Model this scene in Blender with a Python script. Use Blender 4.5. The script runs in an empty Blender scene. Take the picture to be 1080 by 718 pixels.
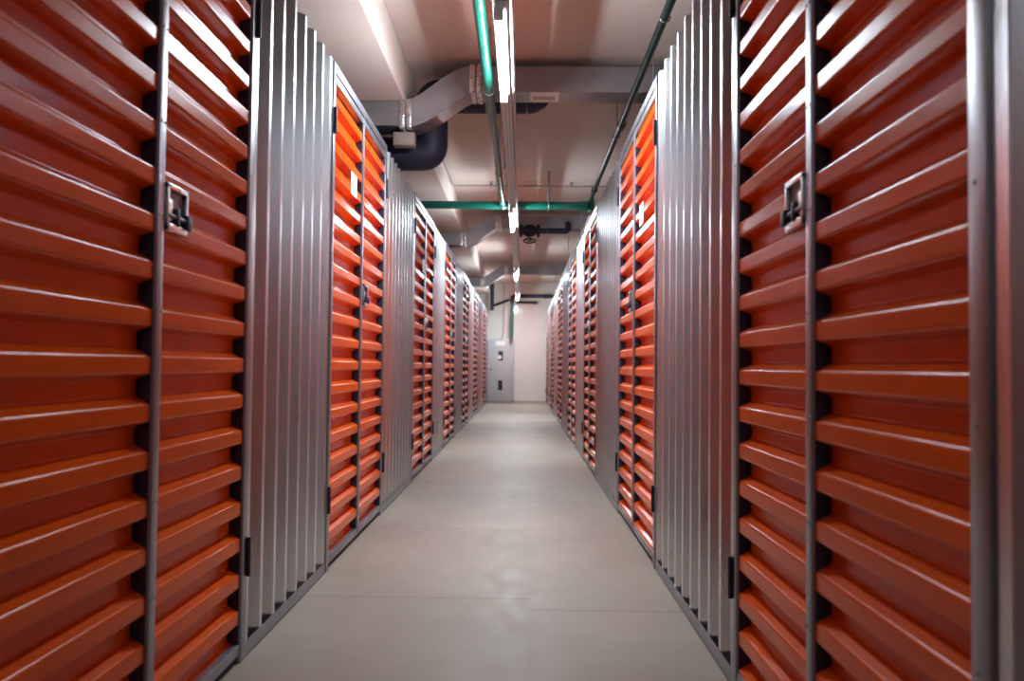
import bpy, bmesh, math, random
from mathutils import Vector, Matrix
random.seed(7)
S = bpy.context.scene
COL = S.collection

# ------------------------------------------------------------------ materials
def new_mat(name):
    m = bpy.data.materials.new(name)
    m.use_nodes = True
    nt = m.node_tree
    return m, nt, nt.nodes['Principled BSDF']

def noise(nt, scale, detail=3, vec=None, rough=0.55):
    n = nt.nodes.new('ShaderNodeTexNoise')
    n.inputs['Scale'].default_value = scale
    n.inputs['Detail'].default_value = detail
    n.inputs['Roughness'].default_value = rough
    if vec is not None:
        nt.links.new(vec, n.inputs['Vector'])
    return n

def coords(nt, scale=(1, 1, 1)):
    t = nt.nodes.new('ShaderNodeNewGeometry')
    mp = nt.nodes.new('ShaderNodeMapping')
    mp.inputs['Scale'].default_value = scale
    nt.links.new(t.outputs['Position'], mp.inputs['Vector'])
    return mp.outputs['Vector']

def ramp(nt, fac, a, b, p0=0.3, p1=0.7):
    r = nt.nodes.new('ShaderNodeValToRGB')
    r.color_ramp.elements[0].position = p0
    r.color_ramp.elements[0].color = (*a, 1)
    r.color_ramp.elements[1].position = p1
    r.color_ramp.elements[1].color = (*b, 1)
    nt.links.new(fac, r.inputs['Fac'])
    return r.outputs['Color']

def mrange(nt, fac, a, b, lo=0.3, hi=0.7):
    r = nt.nodes.new('ShaderNodeMapRange')
    r.inputs['From Min'].default_value = lo
    r.inputs['From Max'].default_value = hi
    r.inputs['To Min'].default_value = a
    r.inputs['To Max'].default_value = b
    nt.links.new(fac, r.inputs['Value'])
    return r.outputs['Result']

def bump(nt, b, height, strength, dist=0.01):
    n = nt.nodes.new('ShaderNodeBump')
    n.inputs['Strength'].default_value = strength
    n.inputs['Distance'].default_value = dist
    nt.links.new(height, n.inputs['Height'])
    nt.links.new(n.outputs['Normal'], b.inputs['Normal'])

def surface(name, ca, cb, scale=6, stretch=(1, 1, 1), metallic=0.0, ra=0.4, rb=0.5,
            bscale=None, bstr=0.0, bdist=0.01, coat=0.0, spec=0.5):
    m, nt, b = new_mat(name)
    v = coords(nt, stretch)
    n = noise(nt, scale, 4, v)
    nt.links.new(ramp(nt, n.outputs['Fac'], ca, cb), b.inputs['Base Color'])
    nt.links.new(mrange(nt, n.outputs['Fac'], ra, rb), b.inputs['Roughness'])
    b.inputs['Metallic'].default_value = metallic
    b.inputs['Coat Weight'].default_value = coat
    b.inputs['Coat Roughness'].default_value = 0.12
    b.inputs['Specular IOR Level'].default_value = spec
    if bscale:
        n2 = noise(nt, bscale, 2, coords(nt, (1, 1, 1)))
        bump(nt, b, n2.outputs['Fac'], bstr, bdist)
    return m

ORANGE = surface('orange_paint', (0.73, 0.094, 0.002), (0.79, 0.110, 0.003), 2.5, (1, 1, 1), 0.0, 0.20, 0.25,
                 1.6, 0.02, 0.01, coat=0.0, spec=0.17)
GALV = surface('galvanised_sheet', (0.62, 0.64, 0.67), (0.71, 0.73, 0.76), 5, (3, 3, 0.35), 0.95, 0.27, 0.31)
STEEL = surface('grey_frame_steel', (0.30, 0.30, 0.335), (0.37, 0.37, 0.41), 8, (2, 2, 0.5), 0.85, 0.32, 0.42)
DARKSTEEL_SHADE = surface('dark_steel_and_edge_shade', (0.016, 0.016, 0.045), (0.026, 0.026, 0.065), 9, (1, 1, 1), 0.0, 0.45, 0.6)  # dark steel parts; on leaf edges the navy paints in gap shade
LATCHM = surface('bright_zinc', (0.62, 0.62, 0.64), (0.75, 0.75, 0.77), 30, (1, 1, 1), 1.0, 0.25, 0.4)
RECESS_SHADE = surface('latch_recess_shade', (0.10, 0.09, 0.10), (0.18, 0.16, 0.17), 25, (1, 1, 1), 0.6, 0.4, 0.5)  # dark tone paints the shade inside the latch frame
BLACKM = surface('black_plastic', (0.012, 0.012, 0.016), (0.02, 0.02, 0.025), 20, (1, 1, 1), 0.0, 0.4, 0.5)
HINGEM = surface('dark_hinge_steel', (0.045, 0.042, 0.055), (0.07, 0.066, 0.08), 20, (1, 1, 1), 0.6, 0.4, 0.5)
DUCTM = surface('duct_sheet', (0.31, 0.305, 0.335), (0.41, 0.40, 0.425), 5, (1, 1, 1), 0.9, 0.36, 0.48, 6.0, 0.3, 0.01)
FLANGEM = surface('duct_flange_foil', (0.62, 0.58, 0.57), (0.78, 0.73, 0.71), 40, (1, 1, 1), 0.95, 0.22, 0.4, 60.0, 0.5, 0.01)
NAVY = surface('dark_insulation', (0.007, 0.011, 0.030), (0.012, 0.018, 0.045), 12, (1, 1, 1), 0.0, 0.5, 0.65)
GREEN = surface('green_pipe_paint', (0.0, 0.115, 0.085), (0.004, 0.15, 0.11), 10, (1, 1, 1), 0.0, 0.28, 0.38, coat=0.2)
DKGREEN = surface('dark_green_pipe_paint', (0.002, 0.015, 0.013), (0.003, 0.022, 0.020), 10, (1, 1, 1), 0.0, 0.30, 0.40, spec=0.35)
CONDUIT = surface('grey_conduit', (0.33, 0.32, 0.33), (0.44, 0.42, 0.42), 20, (1, 1, 1), 0.6, 0.35, 0.5)
WHITE = surface('white_enamel', (0.74, 0.74, 0.75), (0.82, 0.82, 0.83), 10, (1, 1, 1), 0.0, 0.35, 0.45)
PAPER = surface('white_paper', (0.80, 0.79, 0.78), (0.86, 0.85, 0.84), 10, (1, 1, 1), 0.0, 0.6, 0.7)
INK = surface('grey_ink', (0.10, 0.09, 0.11), (0.14, 0.13, 0.15), 10, (1, 1, 1), 0.0, 0.6, 0.7)
CABM = surface('grey_cabinet_paint', (0.42, 0.43, 0.445), (0.46, 0.47, 0.485), 4, (1, 1, 1), 0.0, 0.40, 0.5)
BEIGE = surface('beige_plastic', (0.30, 0.24, 0.22), (0.35, 0.28, 0.26), 8, (1, 1, 1), 0.0, 0.5, 0.6)
CEIL = surface('ceiling_plaster', (0.60, 0.50, 0.45), (0.67, 0.565, 0.51), 0.9, (1, 1, 1), 0.0, 0.8, 0.9, 40.0, 0.15, 0.01)
WALLM = surface('cream_wall_paint', (0.74, 0.73, 0.67), (0.79, 0.78, 0.72), 0.8, (1, 1, 1), 0.0, 0.7, 0.8, 30.0, 0.1, 0.01)
TRIMM = surface('wall_skirting', (0.40, 0.38, 0.36), (0.46, 0.44, 0.42), 3, (1, 1, 1), 0.0, 0.5, 0.6)

def make_floor_mat():
    m, nt, b = new_mat('sealed_concrete_floor')
    v = coords(nt, (1, 1, 1))
    n1 = noise(nt, 0.9, 5, v, 0.6)
    n2 = noise(nt, 14, 4, coords(nt, (1.0, 0.35, 1)), 0.6)
    c = ramp(nt, n1.outputs['Fac'], (0.325, 0.283, 0.224), (0.43, 0.382, 0.306))
    mx = nt.nodes.new('ShaderNodeMix'); mx.data_type = 'RGBA'; mx.blend_type = 'MULTIPLY'
    mx.inputs['Factor'].default_value = 0.35
    nt.links.new(c, mx.inputs['A'])
    nt.links.new(ramp(nt, n2.outputs['Fac'], (0.78, 0.78, 0.78), (1, 1, 1)), mx.inputs['B'])
    # thin expansion joints: (x_min, x_max, y) for cross joints
    sep = nt.nodes.new('ShaderNodeSeparateXYZ'); nt.links.new(v, sep.inputs['Vector'])
    def math_(op, a, bb, c3=None):
        k = nt.nodes.new('ShaderNodeMath'); k.operation = op
        for i, q in enumerate((a, bb)):
            if hasattr(q, 'is_linked'): nt.links.new(q, k.inputs[i])
            elif q is not None: k.inputs[i].default_value = q
        return k.outputs[0]
    total = None
    for x0, x1, y0 in ((-1.0, 0.045, 3.58), (0.045, 0.8, 3.42), (-1.0, 0.2, 5.08), (0.2, 0.8, 6.9), (-1.0, 0.8, 6.42), (-1.0, 0.8, 9.6), (-1, 0.8, 13.2), (-1, 0.8, 17.0)):
        d = math_('ABSOLUTE', math_('SUBTRACT', sep.outputs['Y'], y0), None)
        line = math_('LESS_THAN', d, 0.006)
        line = math_('MULTIPLY', line, math_('MULTIPLY', math_('GREATER_THAN', sep.outputs['X'], x0), math_('LESS_THAN', sep.outputs['X'], x1)))
        total = line if total is None else math_('MAXIMUM', total, line)
    mx2 = nt.nodes.new('ShaderNodeMix'); mx2.data_type = 'RGBA'; mx2.blend_type = 'MIX'
    nt.links.new(math_('MULTIPLY', total, 0.45), mx2.inputs['Factor'])
    nt.links.new(mx.outputs['Result'], mx2.inputs['A'])
    mx2.inputs['B'].default_value = (0.14, 0.115, 0.10, 1)
    nt.links.new(mx2.outputs['Result'], b.inputs['Base Color'])
    nt.links.new(mrange(nt, n2.outputs['Fac'], 0.40, 0.56), b.inputs['Roughness'])
    bump(nt, b, n2.outputs['Fac'], 0.12, 0.004)
    return m
FLOORM = make_floor_mat()

def make_tray_mat():
    m, nt, b = new_mat('perforated_tray_steel')
    v = coords(nt, (1, 0.6, 0))
    vo = nt.nodes.new('ShaderNodeTexVoronoi'); vo.inputs['Scale'].default_value = 38
    vo.inputs['Randomness'].default_value = 0.0
    nt.links.new(v, vo.inputs['Vector'])
    nt.links.new(ramp(nt, vo.outputs['Distance'], (0.05, 0.05, 0.055), (0.50, 0.49, 0.50), 0.22, 0.26), b.inputs['Base Color'])
    b.inputs['Metallic'].default_value = 0.7
    b.inputs['Roughness'].default_value = 0.4
    return m
TRAYM = make_tray_mat()

def make_glow(name, col, strength):
    m, nt, b = new_mat(name)
    b.inputs['Base Color'].default_value = (0.9, 0.9, 0.9, 1)
    b.inputs['Emission Color'].default_value = (*col, 1)
    b.inputs['Emission Strength'].default_value = strength
    b.inputs['Roughness'].default_value = 0.4
    return m
TUBE = make_glow('lit_tube', (0.83, 0.925, 1.0), 82.0)
TUBE_BACK = make_glow('tube_back_glow', (0.83, 0.925, 1.0), 13.0)
TUBE_DIM = make_glow('dimmed_rear_tube', (0.83, 0.925, 1.0), 7.0)  # unseen rear tubes, emission turned down to keep the near doors darker
BULK = make_glow('lit_bulkhead', (0.92, 0.95, 1.0), 4.0)

# ------------------------------------------------------------------ mesh builder
class MB:
    def __init__(self):
        self.bm = bmesh.new()
    def box(self, a, b, bev=0.0, seg=2):
        bm = self.bm
        x0, y0, z0 = (min(a[i], b[i]) for i in range(3))
        x1, y1, z1 = (max(a[i], b[i]) for i in range(3))
        vs = [bm.verts.new(p) for p in ((x0,y0,z0),(x1,y0,z0),(x1,y1,z0),(x0,y1,z0),(x0,y0,z1),(x1,y0,z1),(x1,y1,z1),(x0,y1,z1))]
        fs = [bm.faces.new([vs[i] for i in q]) for q in ((3,2,1,0),(4,5,6,7),(0,1,5,4),(1,2,6,5),(2,3,7,6),(3,0,4,7))]
        if bev > 0:
            es = list({e for f in fs for e in f.edges})
            bmesh.ops.bevel(bm, geom=es, offset=bev, segments=seg, affect='EDGES', profile=0.5)
        return self
    def tube(self, pts, r, seg=20, cap=True):
        """round tube swept along a polyline"""
        bm = self.bm
        pts = [Vector(p) for p in pts]
        n = len(pts)
        tang = []
        for i in range(n):
            t = Vector((0, 0, 0))
            if i > 0: t += (pts[i] - pts[i-1]).normalized()
            if i < n-1: t += (pts[i+1] - pts[i]).normalized()
            tang.append(t.normalized())
        up = Vector((0, 0, 1)) if abs(tang[0].z) < 0.9 else Vector((1, 0, 0))
        nrm = (up - tang[0] * up.dot(tang[0])).normalized()
        rings = []
        for i in range(n):
            if i > 0:
                q = tang[i-1].rotation_difference(tang[i])
                nrm = (q @ nrm); nrm = (nrm - tang[i] * nrm.dot(tang[i])).normalized()
            bi = tang[i].cross(nrm)
            rr = r[i] if isinstance(r, (list, tuple)) else r
            rings.append([bm.verts.new(pts[i] + nrm * (math.cos(2*math.pi*k/seg) * rr) + bi * (math.sin(2*math.pi*k/seg) * rr)) for k in range(seg)])
        for i in range(n-1):
            for k in range(seg):
                k2 = (k+1) % seg
                bm.faces.new((rings[i][k], rings[i][k2], rings[i+1][k2], rings[i+1][k]))
        if cap:
            bm.faces.new(list(reversed(rings[0]))); bm.faces.new(rings[-1])
        return self
    def torus(self, c, axis, R, r, seg=28, sub=10):
        bm = self.bm
        q = Vector((0, 0, 1)).rotation_difference(Vector(axis).normalized())
        rings = []
        for i in range(seg):
            a = 2*math.pi*i/seg
            ring = []
            for j in range(sub):
                b = 2*math.pi*j/sub
                p = Vector(((R + r*math.cos(b))*math.cos(a), (R + r*math.cos(b))*math.sin(a), r*math.sin(b)))
                ring.append(bm.verts.new(Vector(c) + q @ p))
            rings.append(ring)
        for i in range(seg):
            for j in range(sub):
                i2, j2 = (i+1) % seg, (j+1) % sub
                bm.faces.new((rings[i][j], rings[i2][j], rings[i2][j2], rings[i][j2]))
        return self
    def dome(self, c, axis, r, h, seg=10):
        """little rivet head"""
        ax = Vector(axis).normalized()
        self.tube([Vector(c), Vector(c) + ax*h*0.6, Vector(c) + ax*h], [r, r*0.85, r*0.4], seg)
        return self
    def sheet(self, profile, w0, w1, place):
        """surface from a 2-D profile [(a, b)...] stretched between w0 and w1"""
        bm = self.bm
        A = [bm.verts.new(place(a, b, w0)) for a, b in profile]
        B = [bm.verts.new(place(a, b, w1)) for a, b in profile]
        for i in range(len(profile)-1):
            bm.faces.new((A[i], A[i+1], B[i+1], B[i]))
        return self
    def build(self, name, mat, parent=None, smooth=35, solid=0.0, loc=None):
        bm = self.bm
        bmesh.ops.recalc_face_normals(bm, faces=bm.faces[:])
        me = bpy.data.meshes.new(name)
        bm.to_mesh(me); bm.free()
        me.materials.append(mat)
        if smooth:
            for p in me.polygons: p.use_smooth = True
            me.set_sharp_from_angle(angle=math.radians(smooth))
        o = bpy.data.objects.new(name, me)
        COL.objects.link(o)
        if parent: o.parent = parent
        if loc: o.location = loc
        if solid:
            md = o.modifiers.new('thickness', 'SOLIDIFY'); md.thickness = solid; md.offset = 0
            wn = o.modifiers.new('even_normals', 'WEIGHTED_NORMAL'); wn.weight = 100; wn.keep_sharp = True
        return o

def rounded(pts, r, n=3):
    out = [pts[0]]
    for i in range(1, len(pts)-1):
        p, a, b = Vector(pts[i]), Vector(pts[i-1]), Vector(pts[i+1])
        da, db = (a-p), (b-p)
        k = min(r, da.length*0.45, db.length*0.45)
        pa, pb = p + da.normalized()*k, p + db.normalized()*k
        for j in range(n+1):
            t = j/n
            q = pa*(1-t)**2 + p*2*t*(1-t) + pb*t*t
            out.append(tuple(q))
    out.append(pts[-1])
    return out

def thing(name, label, cat, loc=(0, 0, 0), group=None):
    o = bpy.data.objects.new(name, None)
    o.empty_display_size = 0.1
    COL.objects.link(o)
    o.location = loc
    o['label'] = label; o['category'] = cat
    if group: o['group'] = group
    return o
def tag(o, label, cat, group=None):
    o['label'] = label; o['category'] = cat
    if group: o['group'] = group
    return o
def struct(o):
    o['kind'] = 'structure'
    return o

# ------------------------------------------------------------------ the setting
XL, XR = -0.93, 0.673         # fronts of the two rows of units
WL, WR = -2.75, 2.50          # outer walls
Y0, Y1 = -7.0, 22.6
HC = 3.29                     # ceiling
TOP = 2.485                   # top of the units
struct(MB().box((WL, Y0, -0.12), (WR, Y1, 0)).build('floor', FLOORM, smooth=0))
struct(MB().box((WL, Y0, HC), (WR, Y1, HC+0.12)).build('ceiling', CEIL, smooth=0))
struct(MB().box((WL-0.15, Y0, 0), (WL, Y1, HC)).build('wall_left', WALLM, smooth=0))
struct(MB().box((WR, Y0, 0), (WR+0.15, Y1, HC)).build('wall_right', WALLM, smooth=0))
struct(MB().box((WL, Y1, 0), (WR, Y1+0.15, HC)).build('wall_end', WALLM, smooth=0))
struct(MB().box((WL, Y0-0.15, 0), (WR, Y0, HC)).build('wall_rear', WALLM, smooth=0))
# long concrete down-stand beam over the left row
struct(MB().box((WL, Y0, 2.96), (-0.89, Y1, HC), 0.008).build('trim_1', CEIL))
struct(MB().box((-0.2, Y1-0.012, 0), (XR+0.3, Y1, 0.05)).build('baseboard_end', TRIMM, smooth=0))

# ------------------------------------------------------------------ storage doors and panels
def ribs(zbot, ztop, ztop_ref, p, out, inn):
    """horizontal rib profile (z, o): rib front tops fall on ztop_ref + k*p"""
    pts = []
    k = math.floor((zbot - ztop_ref) / p) - 1
    raw = []
    while ztop_ref + k*p - 0.06 < ztop:
        t = ztop_ref + k*p
        raw += [(t-0.056, inn), (t-0.043, out), (t, out), (t+0.019, inn)]
        k += 1
    # clip to [zbot, ztop]
    res = []
    for i in range(len(raw)-1):
        (z0, o0), (z1, o1) = raw[i], raw[i+1]
        if z1 <= zbot or z0 >= ztop: continue
        if z0 < zbot: o0 = o0 + (o1-o0)*(zbot-z0)/(z1-z0); z0 = zbot
        if z1 > ztop: o1 = o0 + (o1-o0)*(ztop-z0)/(z1-z0); z1 = ztop
        if not res: res.append((z0, o0))
        res.append((z1, o1))
    return rounded(res, 0.006, 3)

def double_door(side, ya, yb, yc, label, plate=None, detail=True, latch_on=1, post=0.045):
    """side -1: left row, +1: right row.  ya..yb along the aisle, yc the meeting line"""
    s = -side
    xw = XL if side < 0 else XR
    P, Z0 = (0.120, 0.8945) if side < 0 else (0.1145, 0.995)
    root = thing('locker_door', label, 'storage door', (xw, ya, 0), 'orange double doors along the aisle')
    root['kind'] = 'thing'
    W = yb - ya
    c = yc - ya
    def B(u0, u1, o0, o1, z0, z1, mb, bev=0.0):
        mb.box((s*o0, u0, z0), (s*o1, u1, z1), bev)
        return mb
    # frame posts and head
    for u0, u1, near in ((0, post, True), (W-post, W, False)):
        mb = MB(); B(u0, u1, -0.055, 0.004, 0.0, TOP, mb, 0.003)
        for k in range(7):
            mb.dome((s*0.004, (u0+u1)/2 + (0.008 if near else -0.008), 0.2 + k*0.36), (s, 0, 0), 0.0045, 0.003, 8)
        mb.build('frame_post', STEEL, root)
    B(post, W-post, -0.055, 0.004, TOP-0.048, TOP, MB(), 0.003).build('frame_head', STEEL, root)
    B(post, W-post, -0.055, -0.020, 0.0, 0.022, MB(), 0.002).build('threshold', DARKSTEEL_SHADE, root)
    spans = ((post+0.004, c-0.018), (c+0.018, W-post-0.004))
    for i, (u0, u1) in enumerate(spans):
        prof = ribs(0.060, TOP-0.090, Z0, P, -0.004, -0.041)
        leaf = MB().sheet(prof, u0+0.006, u1-0.006, lambda z, o, u: (s*o, u, z)).build('door_leaf', ORANGE, root, 40, solid=0.002)
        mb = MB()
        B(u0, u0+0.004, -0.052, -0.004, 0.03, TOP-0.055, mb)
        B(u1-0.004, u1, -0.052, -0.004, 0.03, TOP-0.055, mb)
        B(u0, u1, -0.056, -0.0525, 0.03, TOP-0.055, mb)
        mb.build('leaf_edge_shade', DARKSTEEL_SHADE, leaf, 0)  # dark strips and backing stand in for shade in the leaf gaps
        B(u0, u1, -0.050, 0.001, 0.030, 0.066, MB(), 0.002).build('bottom_rail', STEEL, leaf)
        B(u0, u1, -0.050, 0.001, TOP-0.094, TOP-0.055, MB(), 0.002).build('top_rail', STEEL, leaf)
        uh = 0.012 if i == 0 else W-0.012
        for zc in (0.345, 2.19):
            mb = MB()
            mb.tube([(s*0.011, uh, zc-0.065), (s*0.011, uh, zc-0.022)], 0.0075, 12)
            mb.tube([(s*0.011, uh, zc-0.021), (s*0.011, uh, zc+0.021)], 0.0075, 12)
            mb.tube([(s*0.011, uh, zc+0.022), (s*0.011, uh, zc+0.065)], 0.0075, 12)
            B(uh-0.012, uh+0.018 if i == 0 else uh+0.012, 0.0035, 0.0065, zc-0.06, zc+0.06, mb)
            mb.build('hinge', HINGEM, leaf)
    # meeting stile with rivets
    mb = MB(); B(c-0.019, c+0.019, -0.050, 0.005, 0.030, TOP-0.055, mb, 0.003)
    for k in range(10):
        for du in (-0.011, 0.011):
            mb.dome((s*0.005, c+du, 0.16 + k*0.243), (s, 0, 0), 0.004, 0.003, 8)
    mb.build('meeting_stile', STEEL, root)
    # slide latch beside the meeting stile; a dark plate paints the recess shade
    zl, l0, l1 = 1.405, c+0.021, c+0.150
    h = 0.062
    mb = MB()
    B(l0, l1, -0.0025, -0.0005, zl-h, zl+h, mb)
    B(l0, l1, -0.0025, 0.013, zl+h-0.014, zl+h, mb, 0.002)
    B(l0, l1, -0.0025, 0.013, zl-h, zl-h+0.020, mb, 0.002)
    B(l1-0.010, l1, -0.0025, 0.013, zl-h, zl+h, mb, 0.002)
    B(l0, l0+0.010, -0.0025, 0.013, zl-h, zl+h, mb, 0.002)
    latch = mb.build('latch', LATCHM, root)
    mb = MB()
    mb.tube([(s*0.008, l0+0.004, zl-0.022), (s*0.008, l1+0.014, zl-0.022)], 0.0075, 14)
    B(l1-0.016, l1+0.014, 0.0, 0.020, zl-0.045, zl-0.006, mb, 0.003)
    B(l0+0.05, l0+0.066, 0.0, 0.018, zl-0.045, zl+0.002, mb, 0.003)
    mb.build('latch_bolt', DARKSTEEL_SHADE, latch)
    B(l0+0.011, l1-0.011, -0.0004, 0.0006, zl-h+0.021, zl+h-0.015, MB()).build('recess_shade_plate', RECESS_SHADE, latch, 0)
    B(l0+0.012, l0+0.036, 0.001, 0.010, zl-0.034, zl+0.022, MB(), 0.003).build('strike', LATCHM, latch)
    if plate:
        u, z = plate
        B(u-ya-0.075, u-ya+0.075, -0.0025, 0.0, z-0.062, z+0.062, MB(), 0.0008).build('number_plate', PAPER, root)['label'] = 'blank white plate'
    return root

def corrugated_panel(side, ya, yb, label, pitch=0.170):
    s = -side
    xw = XL if side < 0 else XR
    root = thing('corrugated_panel', label, 'wall panel', (xw, ya, 0), 'galvanised panels between the doors')
    W = yb - ya - 0.004
    n = max(2, round(W / pitch)); p = (W - 0.05) / n
    out, inn = -0.004, -0.042
    fl = 0.028
    raw = [(0.002, out), (0.025+fl/2, out)]
    for k in range(n):
        a = 0.025 + k*p
        raw += [(a+fl/2+0.039, inn), (a+p-fl/2-0.039, inn), (a+p-fl/2, out), (a+p+fl/2, out)]
    raw[-1] = (W, out)
    MB().sheet(rounded(raw, 0.004, 2), 0.012, TOP, lambda u, o, z: (s*o, u, z)).build('corrugated_sheet', GALV, root, 35, solid=0.0015)
    mb = MB()
    mb.box((s*0.0, 0.002, 0.0), (s*-0.003, W, 0.052))
    mb.box((s*0.0, 0.002, 0.0), (s*-0.070, W, 0.004))
    mb.box((s*-0.067, 0.002, 0.0), (s*-0.070, W, 0.052))
    mb.build('bottom_channel', STEEL, root, 0)
    for z in (1.16, 2.30):
        MB().box((s*-0.056, 0.002, z), (s*-0.0525, W, z+0.06)).build('back_rail', DARKSTEEL_SHADE, root, 0)
    return root

ORD = ['first', 'second', 'third', 'fourth', 'fifth', 'sixth', 'seventh']
left_doors = [(1.30, 2.82, 2.09), (3.97, 5.55, 4.74), (7.02, 8.66, 7.86), (9.88, 11.5, 10.75), (12.9, 14.4, 13.66), (15.9, 17.45, 16.7), (19.9, 21.45, 20.7)]
right_doors = [(1.190, 2.63, 1.93), (4.14, 5.75, 4.96), (7.41, 8.95, 8.2), (10.2, 11.95, 11.1), (13.7, 15.3, 14.5), (17.2, 18.9, 18.05), (20.9, 22.4, 21.65)]
extra_l = {0: 'large near orange double door on the left with open steel latch box',
           1: 'brightly lit orange double door on the left with a white plate'}
extra_r = {0: 'large near orange double door on the right with steel latch box',
           1: 'brightly lit orange double door on the right with a white plate'}
for side, doors, extra in ((-1, left_doors, extra_l), (1, right_doors, extra_r)):
    word = 'left' if side < 0 else 'right'
    for i, (a, b, c) in enumerate(doors):
        lab = extra.get(i) or f'{ORD[i]} orange ribbed double door from the front along the {word} row'
        if i == 6: lab = f'last small orange double door on the {word}, ' + ('beside the grey cabinet' if side < 0 else 'meeting the cream end wall')
        plate = None
        if i == 1: plate = (4.50, 1.985) if side < 0 else (4.68, 1.87)
        if i == 2: plate = (7.72, 1.93) if side < 0 else (8.42, 1.93)
        double_door(side, a, b, c, lab, plate, post=0.052 if i == 0 else 0.045)
    gaps = [(doors[k][1], doors[k+1][0]) for k in range(6)]
    for k, (a, b) in enumerate(gaps):
        if k == 0: lab = f'tall bright galvanised corrugated panel after the near {word} door'
        else: lab = f'{ORD[k]} grey corrugated metal panel from the front along the {word} row'
        corrugated_panel(side, a, b, lab)
corrugated_panel(1, 0.10, 1.190, 'edge of grey metal panel cut off at the right border')
# the aisle goes on behind the camera; the near metal and paint mirror it
corrugated_panel(-1, 0.10, 1.30, 'grey metal panel before the near left door, beside the camera')
for k, (a, b) in enumerate(((-1.42, 0.10), (-4.4, -2.9))):
    far = ('just behind the camera', 'farther behind the camera')[k]
    double_door(-1, a, b, (a+b)/2, f'orange double door of the left row, {far}')
    double_door(1, a, b, (a+b)/2, f'orange double door of the right row, {far}')
for side, word in ((-1, 'left'), (1, 'right')):
    corrugated_panel(side, -2.9, -1.42, f'grey metal panel of the {word} row between doors behind the camera')
    corrugated_panel(side, -6.9, -4.4, f'grey metal panel ending the {word} row at the rear wall')
corrugated_panel(-1, 21.45, 22.3, 'short last metal panel at the far end of the left row')

# ------------------------------------------------------------------ ceiling services
def rect_sweep(path, h, d):
    """rectangular duct: path in (x, z), h across the path, d along y"""
    mb = MB(); bm = mb.bm
    P = [Vector(p) for p in path]
    rings = []
    for i, p in enumerate(P):
        t = Vector((0, 0))
        if i > 0: t += (P[i]-P[i-1]).normalized()
        if i < len(P)-1: t += (P[i+1]-P[i]).normalized()
        t.normalize()
        nrm = Vector((-t.y, t.x))
        a, b = p + nrm*h/2, p - nrm*h/2
        rings.append([bm.verts.new((a.x, -d/2, a.y)), bm.verts.new((b.x, -d/2, b.y)), bm.verts.new((b.x, d/2, b.y)), bm.verts.new((a.x, d/2, a.y))])
    for i in range(len(rings)-1):
        for k in range(4):
            bm.faces.new((rings[i][k], rings[i][(k+1) % 4], rings[i+1][(k+1) % 4], rings[i+1][k]))
    bm.faces.new(list(reversed(rings[0]))); bm.faces.new(rings[-1])
    return mb

def air_duct(yf, label, xr=WR-0.002, sticker=False):
    d, h = 0.25, 0.19
    yc = yf + d/2
    zm, zl = 3.125, 2.862
    root = thing('air_duct', label, 'air duct', (0, yc, 0), 'rectangular ducts across the ceiling')
    xs0, xs1 = -0.36, -0.88
    bend = []
    for i in range(17):
        t = i/16
        e = t*t*(3-2*t)
        bend.append((xs0 + (xs1-xs0)*t, zm + (zl-zm)*e))
    rect_sweep([(xr, zm), (xs0, zm)], h, d).build('straight_duct', DUCTM, root, 30)
    rect_sweep(bend, h+0.01, d+0.006).build('offset_bend', DUCTM, root, 30)
    rect_sweep([(xs1, zl), (WL+0.002, zl)], h-0.01, d).build('low_duct', DUCTM, root, 30)
    for x, z in ((xs0, zm), (xs1, zl), (1.25, zm)):
        mb = MB()
        mb.box((x-0.045, -d/2-0.012, z-h/2-0.012), (x-0.006, d/2+0.012, z+h/2+0.012), 0.003)
        mb.box((x+0.006, -d/2-0.012, z-h/2-0.012), (x+0.045, d/2+0.012, z+h/2+0.012), 0.003)
        mb.build('flange', FLANGEM, root)
    for x in (0.95, -0.28):
        mb = MB()
        for yy in (-d/2-0.02, d/2+0.02):
            mb.tube([(x, yy, 3.02), (x, yy, HC)], 0.005, 8)
        mb.box((x-0.015, -d/2-0.03, zm-h/2-0.012), (x+0.015, d/2+0.03, zm-h/2-0.0005))
        mb.build('hanger', CONDUIT, root)
    if sticker:
        mb = MB().box((0.045, -0.12, zm-h/2-0.0015), (0.26, 0.10, zm-h/2-0.0003))
        st = mb.build('sticker', PAPER, root, 0)
        st['label'] = 'white sticker with a row of grey bars'
        mb = MB()
        for k in range(13):
            mb.box((0.072+k*0.0125, -0.03, zm-h/2-0.0022), (0.079+k*0.0125, 0.055, zm-h/2-0.0014))
        mb.build('sticker_print', INK, st, 0)
    return root
air_duct(6.05, 'nearest rectangular metal duct with offset bend and white sticker, crossing under ceiling', sticker=True)
air_duct(12.1, 'middle rectangular metal duct with offset bend, behind the green cross pipe')
air_duct(18.2, 'farthest rectangular metal duct crossing the ceiling near the end wall')

def bent(pts, r, n=8):
    """polyline in 3-D with rounded corners"""
    out = [Vector(pts[0])]
    for i in range(1, len(pts)-1):
        p, a, b = Vector(pts[i]), Vector(pts[i-1]), Vector(pts[i+1])
        da, db = a-p, b-p
        k = min(r, da.length*0.95, db.length*0.95) if len(pts) == 3 else min(r, da.length*0.48, db.length*0.48)
        pa, pb = p + da.normalized()*k, p + db.normalized()*k
        for j in range(n+1):
            t = j/n
            out.append(pa*(1-t)**2 + p*2*t*(1-t) + pb*t*t)
    out.append(Vector(pts[-1]))
    return out

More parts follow.
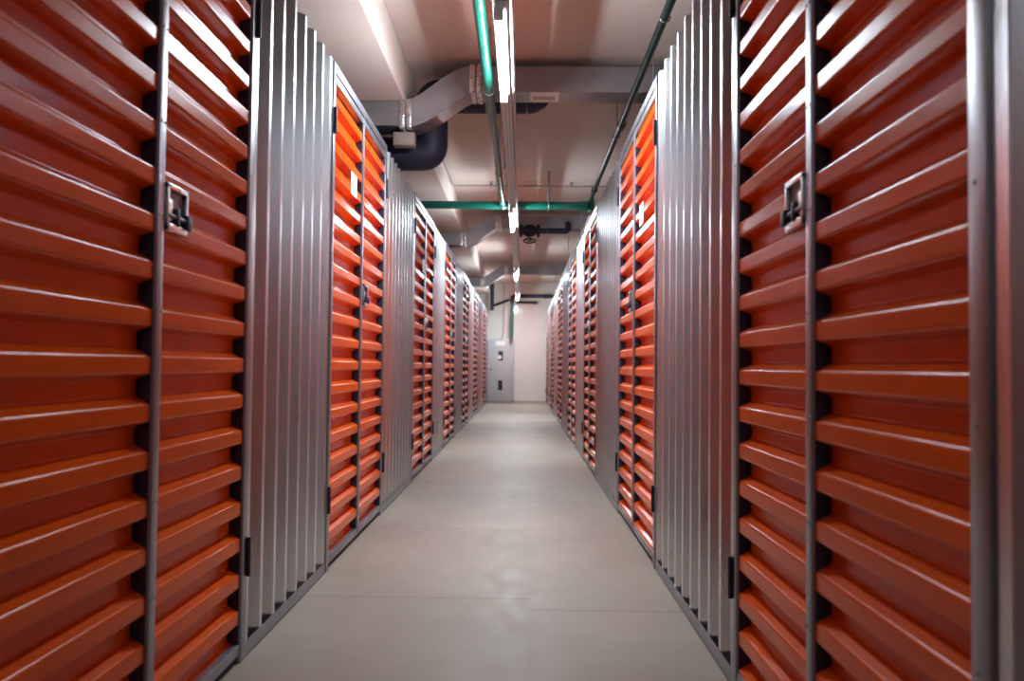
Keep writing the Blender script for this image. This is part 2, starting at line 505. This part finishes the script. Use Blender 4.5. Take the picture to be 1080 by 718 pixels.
# dark insulated pipe behind the first duct
Y = 6.46
root = thing('insulated_pipe', 'thick dark navy insulated pipe bending behind the nearest metal duct', 'pipe', (0, Y, 0))
MB().tube(bent([(0.02, 0, 3.125), (-0.73, 0, 3.125), (-0.73, 0, 2.665), (-2.6, 0, 2.665)], 0.075, 8), 0.130, 28).build('insulation', NAVY, root, 50)
MB().tube([(0.02, 0, 3.125), (0.07, 0, 3.13), (0.12, 0, 3.145), (0.155, 0, 3.165), (0.17, 0, 3.19)], [0.130, 0.127, 0.112, 0.085, 0.04], 28).build('rounded_end', NAVY, root, 50)
mb = MB()
for x in (-0.30, -1.3):
    z = 3.125 if x > -0.5 else 2.665
    mb.torus((x, 0, z), (1, 0, 0), 0.131, 0.005, 28, 6)
mb.build('clamp_band', CONDUIT, root, 60)

# beige box under the low end of the first duct
root = thing('ceiling_junction_box', 'small beige box hanging under the low end of nearest duct', 'box', (-0.90, 6.17, 2.61))
MB().box((-0.08, -0.05, 0.035), (0.08, 0.05, 0.135), 0.006).build('box_body', BEIGE, root)
MB().box((-0.072, -0.056, 0.043), (0.072, -0.0502, 0.127), 0.002).build('box_lid', BEIGE, root)
MB().tube([(0, 0, 0.135), (0, 0, 0.1448)], 0.02, 12).build('box_stem', CONDUIT, root)

# green sprinkler main across the aisle
YG, ZG = 9.63, 2.885
root = thing('cross_pipe', 'bright green pipe running straight across the aisle under the ceiling', 'pipe', (0, YG, ZG))
MB().tube([(WL+0.002, 0, 0), (0.74, 0, 0)], 0.047, 24).build('pipe_run', GREEN, root, 50)
MB().tube([(0.66, 0, 0), (0.762, 0, 0)], 0.058, 24).build('end_coupling', GREEN, root, 50)
for x in (0.30,):
    mb = MB().tube([(x, 0, 0.046), (x, 0, HC-ZG)], 0.016, 12)
    mb.torus((x, 0, 0), (1, 0, 0), 0.0505, 0.005, 24, 6)
    mb.build('hanger_rod', CONDUIT, root, 50)

# dark green pipe along the right row
root = thing('sprinkler_pipe', 'dark green pipe running lengthwise above the right row, nearest to camera', 'pipe', (0.80, 0.13, ZG))
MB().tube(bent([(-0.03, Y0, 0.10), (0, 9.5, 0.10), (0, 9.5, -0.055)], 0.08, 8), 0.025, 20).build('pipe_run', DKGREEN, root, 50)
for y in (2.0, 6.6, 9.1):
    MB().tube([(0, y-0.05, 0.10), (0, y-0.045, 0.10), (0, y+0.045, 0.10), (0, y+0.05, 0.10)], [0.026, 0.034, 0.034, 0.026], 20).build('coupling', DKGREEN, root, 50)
MB().tube([(0, 9.5, -0.07), (0, 9.5, 0.07)], 0.036, 20).build('tee', GREEN, root, 50)
for y in (4.5, 6.9):
    mb = MB().tube([(0, y, 0.126), (0, y, HC-ZG)], 0.006, 8); mb.torus((-0.005, y, 0.10), (0, 1, 0), 0.029, 0.004, 20, 6)
    mb.build('hanger_rod', CONDUIT, root, 50)

root = thing('conduit', 'thin grey conduit along the right row beyond the green cross pipe', 'conduit', (0.805, 0, 2.80))
MB().tube([(0, 9.70, 0), (0, 20.6, 0.0)], 0.019, 16).build('conduit_run', CONDUIT, root, 50)
for y in (11.3, 14.5, 17.2, 20.0):
    mb = MB().tube([(0, y, 0.018), (0, y, HC-2.80)], 0.006, 8); mb.torus((0, y, 0), (0, 1, 0), 0.022, 0.004, 18, 6)
    mb.build('hanger_rod', CONDUIT, root, 50)

# green pipe beside the lamps
root = thing('feed_pipe', 'green pipe running lengthwise just left of the ceiling lamps', 'pipe', (-0.238, 0.13, ZG-0.02))
MB().tube([(0, Y0, 0), (0, 9.44, 0)], 0.033, 20).build('pipe_run', GREEN, root, 50)
MB().tube([(0, 9.30, 0), (0, 9.452, 0)], 0.042, 20).build('coupling', GREEN, root, 50)
for y in (1.5, 5.4, 7.8):
    mb = MB().tube([(0, y, 0.034), (0, y, HC-ZG+0.02)], 0.006, 8); mb.torus((0, y, 0), (0, 1, 0), 0.036, 0.004, 20, 6)
    mb.build('hanger_rod', CONDUIT, root, 50)
root = thing('cable_conduit', 'slim grey cable conduit just right of the lamps running to the end wall', 'conduit', (-0.068, 0, 2.786))
MB().tube([(0, Y0, 0), (0, 22.6, 0)], 0.012, 14).build('conduit_run', CONDUIT, root, 50)
for y in (3.2, 7.4, 11.5, 15.6, 19.6):
    mb = MB().tube([(0, y, 0.012), (0, y, HC-2.786)], 0.005, 8); mb.torus((0, y, 0), (0, 1, 0), 0.014, 0.003, 16, 6)
    mb.build('hanger_rod', CONDUIT, root, 50)

# perforated tray carrying the lamps
ZT = 2.80
root = thing('cable_tray', 'long perforated steel cable tray that carries the ceiling lamps', 'cable tray', (-0.125, 0, ZT))
mb = MB()
mb.box((-0.042, Y0+0.01, 0), (0.042, 22.55, 0.003))
mb.box((-0.042, Y0+0.01, 0), (-0.0395, 22.55, 0.030))
mb.box((0.0395, Y0+0.01, 0), (0.042, 22.55, 0.030))
mb.build('tray', TRAYM, root, 0)
for y in (1.0, 5.6, 7.6, 11.6, 14.2, 17.0, 19.8, 21.7):
    mb = MB()
    for x in (-0.052, 0.052):
        mb.tube([(x, y, 0.025), (x, y, HC-ZT)], 0.005, 8)
    mb.box((-0.062, y-0.012, 0.0305), (0.062, y+0.012, 0.036))
    mb.build('hanger', CONDUIT, root, 50)

lamps = [(-6.1, 1.25, 'lit tube lamp on the tray well behind the camera'),
         (-1.1, 1.25, 'lit tube lamp on the tray directly over the camera'),
         (4.05, 1.25, 'nearest lit fluorescent tube lamp, large and bluish white'),
         (9.22, 1.25, 'second lit tube lamp, hanging under the green cross pipe'),
         (15.2, 1.25, 'third lit tube lamp, just below the farthest duct'),
         (20.2, 1.25, 'farthest lit tube lamp, above the dark pipes by end wall')]
for y, L, lab in lamps:
    root = thing('ceiling_lamp', lab, 'lamp', (-0.125, y, ZT), 'tube lamps along the aisle ceiling')
    mb = MB().box((-0.026, -0.04, -0.034), (0.032, L+0.04, 0.0), 0.004)
    mb.build('lamp_body', WHITE, root)
    def arc(a0, a1, n):
        return [(math.radians(a0 + (a1-a0)*i/n), 0.0185) for i in range(n+1)]
    place = lambda a, r, u: (-0.006 + r*math.sin(a), u, -0.066 - r*math.cos(a))
    tb = MB().sheet(arc(-85, 85, 16), 0.0, L, place).build('tube', TUBE_DIM if y < 0 else TUBE, root, 60)
    MB().sheet(arc(85, 275, 14), 0.0, L, place).build('tube_back', TUBE_DIM if y < 0 else TUBE_BACK, tb, 60)
    for yy in (-0.035, L):
        MB().box((-0.030, yy, -0.090), (0.018, yy+0.035, -0.0345), 0.005).build('end_cap', WHITE, root)

# dark valve pipe under the second duct
YV, ZV = 12.0, 2.975
root = thing('valve_pipe', 'dark navy pipe with flanged valve beside the second lamp', 'pipe', (0, YV, ZV))
MB().tube(bent([(-0.16, 0, 0), (0.66, 0, 0), (0.66, 0, 0.115), (0.66, 0.0995, 0.115)], 0.055, 8), 0.042, 22).build('pipe_run', NAVY, root, 50)
vx = 0.10
mb = MB().tube([(0.36, 0, 0.043), (0.36, 0, HC-ZV)], 0.007, 8); mb.torus((0.36, 0, 0), (1, 0, 0), 0.045, 0.004, 22, 6)
mb.build('hanger_rod', CONDUIT, root, 50)
mb = MB()
mb.tube([(vx-0.12, 0, 0), (vx-0.09, 0, 0), (vx-0.05, 0, 0), (vx, 0, 0), (vx+0.05, 0, 0), (vx+0.09, 0, 0), (vx+0.12, 0, 0)], [0.05, 0.055, 0.085, 0.095, 0.085, 0.055, 0.05], 24)
v = mb.build('valve_body', NAVY, root, 60)
for x in (vx-0.125, vx+0.125):
    mb = MB().tube([(x-0.014, 0, 0), (x+0.014, 0, 0)], 0.095, 28)
    for k in range(8):
        a = 2*math.pi*k/8
        mb.tube([(x-0.024, 0.074*math.cos(a), 0.074*math.sin(a)), (x+0.024, 0.074*math.cos(a), 0.074*math.sin(a))], 0.009, 6)
    mb.build('flange', NAVY, root, 40)
MB().tube([(vx, 0, -0.08), (vx, -0.03, -0.15)], 0.014, 12).build('valve_stem', CONDUIT, root, 50)
mb = MB().torus((vx, -0.03, -0.15), (0, 0.25, 1), 0.085, 0.011, 30, 8)
for k in range(4):
    a = math.pi*k/2 + 0.4
    mb.tube([(vx, -0.03, -0.15), (vx+0.085*math.cos(a), -0.03+0.082*math.sin(a), -0.15-0.021*math.sin(a))], 0.007, 8)
mb.build('handwheel', NAVY, root, 50)

# thin conduit across ceiling
mb = MB().tube(bent([(-0.875, 8.4, HC-0.05), (-0.875, 10.2, HC-0.05), (2.45, 10.2, HC-0.05)], 0.08, 6), 0.011, 12)
root = thing('ceiling_conduit', 'thin conduit line turning across the ceiling behind the nearest duct', 'conduit', (0, 0, 0))
mb.build('conduit_run', CONDUIT, root, 50)
mb = MB()
for x in (-0.4, 0.6, 1.5):
    mb.box((x-0.02, 10.185, HC-0.062), (x+0.02, 10.215, HC))
mb.build('clip', CONDUIT, root, 0)

# pipes by the end wall
root = thing('drain_pipe', 'dark pipe crossing the far end and dropping green to the grey cabinet', 'pipe', (0, 22.15, 0))
MB().tube(bent([(WR-0.01, 0, 2.885), (-0.27, 0, 2.885), (-0.27, 0, 2.70)], 0.09, 8), 0.050, 20).build('pipe_run', NAVY, root, 50)
MB().tube([(-0.27, 0, 2.74), (-0.27, 0, 1.735)], 0.047, 20).build('drop_pipe', GREEN, root, 50)['label'] = 'green vertical drop'
MB().tube([(0.58, 0, 2.885), (0.66, 0, 2.885)], 0.062, 20).build('coupling', NAVY, root, 50)
root = thing('branch_pipe', 'short dark pipe level below the far cross pipe', 'wall pipe', (0, 22.42, 2.735))
MB().tube(bent([(-0.13, 0.18, 0), (-0.13, 0, 0), (0.37, 0, 0), (0.37, 0.18, 0)], 0.05, 6), 0.034, 18).build('pipe_run', NAVY, root, 50)
MB().tube([(0.325, 0, 0), (0.37, 0, 0)], 0.042, 18).build('end_cap', NAVY, root, 50)
root = thing('stand_pipe', 'dark upright pipe stub with slanting branch left of the cabinet drop', 'pipe', (-0.81, 22.30, 0))
MB().tube([(0, 0, HC), (0, 0, 2.50)], 0.052, 20).build('upright', NAVY, root, 50)
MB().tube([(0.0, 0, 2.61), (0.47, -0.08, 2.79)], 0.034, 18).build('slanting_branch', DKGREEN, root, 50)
root = thing('wall_conduit', 'thin grey conduit running up cream wall from the cabinet', 'conduit', (-0.50, 22.585, 0))
MB().tube(bent([(-0.05, 0, 1.735), (0, 0, 1.95), (0, 0, HC-0.002)], 0.1, 5), 0.013, 12).build('conduit_run', CONDUIT, root, 50)
mb = MB()
for z in (2.2, 2.7): mb.box((-0.022, -0.014, z-0.012), (0.022, 0.0145, z+0.012))
mb.build('clip', CONDUIT, root, 0)
root = thing('wall_lamp', 'small lit wall lamp on end wall beneath the tube lamps', 'lamp', (-0.165, 22.6, 2.545))
MB().box((-0.05, -0.05, -0.09), (0.05, 0.0, 0.09), 0.006).build('lamp_base', WHITE, root)
MB().box((-0.040, -0.085, -0.078), (0.040, -0.0505, 0.078), 0.012, 3).build('lamp_shade', BULK, root)

# ------------------------------------------------------------------ grey cabinet at the end
cx0, cx1, ch = -0.93, -0.20, 1.735
yf = 22.30
root = thing('cabinet', 'tall grey steel cabinet with dark window and vent standing against the cream end wall', 'cabinet', ((cx0+cx1)/2, yf+0.14, 0))
hw = (cx1-cx0)/2
MB().box((-hw, -0.12, 0.0), (hw, 0.155, ch), 0.006).build('cabinet_body', CABM, root)
dr = MB().box((-hw+0.012, -0.145, 0.05), (hw-0.012, -0.1205, ch-0.015), 0.005).build('cabinet_door', CABM, root)
def px(x): return (x-532.5)/870*22.3*1.0
MB().box((-0.135, -0.1485, 1.535), (0.105, -0.1455, 1.665), 0.001).build('notice', PAPER, dr)['label'] = 'white paper notice'
mb = MB().box((-0.062, -0.152, 1.145), (0.062, -0.1455, 1.400), 0.003)
w = mb.build('window_plate', BLACKM, dr); w['label'] = 'dark inspection window with white dial'
MB().tube([(-0.028, -0.153, 1.235), (-0.028, -0.160, 1.235)], 0.055, 24).build('dial', WHITE, w, 40)
vent = MB().box((-0.062, -0.151, 0.345), (0.052, -0.1455, 0.610), 0.003).build('vent', BLACKM, dr); vent['label'] = 'black louvred vent'
mb = MB()
for k in range(9):
    mb.box((-0.054, -0.155, 0.362+k*0.026), (0.044, -0.1505, 0.372+k*0.026))
mb.build('louvre', BLACKM, vent, 0)
mb = MB().tube([(-0.255, -0.1455, 0.90), (-0.255, -0.165, 0.90)], 0.022, 16)
mb.box((-0.262, -0.178, 0.875), (-0.248, -0.164, 0.925), 0.003)
mb.build('lock', DARKSTEEL_SHADE, dr, 40)
mb = MB().box((-0.345, -0.170, 0.94), (-0.322, -0.1455, 1.00), 0.004)
mb.build('handle', LATCHM, dr, 40)

# ------------------------------------------------------------------ camera
cam_d = bpy.data.cameras.new('camera')
cam = bpy.data.objects.new('camera', cam_d)
COL.objects.link(cam)
F = 870.0
cam_d.sensor_width = 36.0
cam_d.lens = F / 1080 * 36.0
cam_d.clip_start = 0.02
a = Vector((10.0, 27.0, F)).normalized()            # aisle direction in camera axes (x right, y down, z forward)
roll = 0.0105
xr = Vector((1.0, roll, 0.0)); xr = (xr - a * xr.dot(a)).normalized()
zu = xr.cross(a)                                    # world up in camera axes
if zu.y > 0: zu = -zu
# rows: world axes expressed in camera axes -> columns of camera in world
right = Vector((xr.x, a.x, zu.x)); down = Vector((xr.y, a.y, zu.y)); fwd = Vector((xr.z, a.z, zu.z))
M = Matrix((( right.x, -down.x, -fwd.x), (right.y, -down.y, -fwd.y), (right.z, -down.z, -fwd.z)))
cam.matrix_world = Matrix.Translation((0, 0, 1.0)) @ M.to_4x4()
cam_d.dof.use_dof = True
cam_d.dof.focus_distance = 4.3
cam_d.dof.aperture_fstop = 2.9
S.camera = cam

# ------------------------------------------------------------------ world and view
w = bpy.data.worlds.new('world'); S.world = w
w.use_nodes = True
w.node_tree.nodes['Background'].inputs['Color'].default_value = (0.02, 0.022, 0.03, 1)
w.node_tree.nodes['Background'].inputs['Strength'].default_value = 0.0
S.view_settings.view_transform = 'Standard'
S.view_settings.look = 'None'
S.view_settings.gamma = 1.0
S.view_settings.use_curve_mapping = False
S.view_settings.exposure = 2.18
S.cycles.max_bounces = 12
S.cycles.diffuse_bounces = 6
S.cycles.glossy_bounces = 6
S.cycles.sample_clamp_indirect = 8.0
S.cycles.use_denoising = True
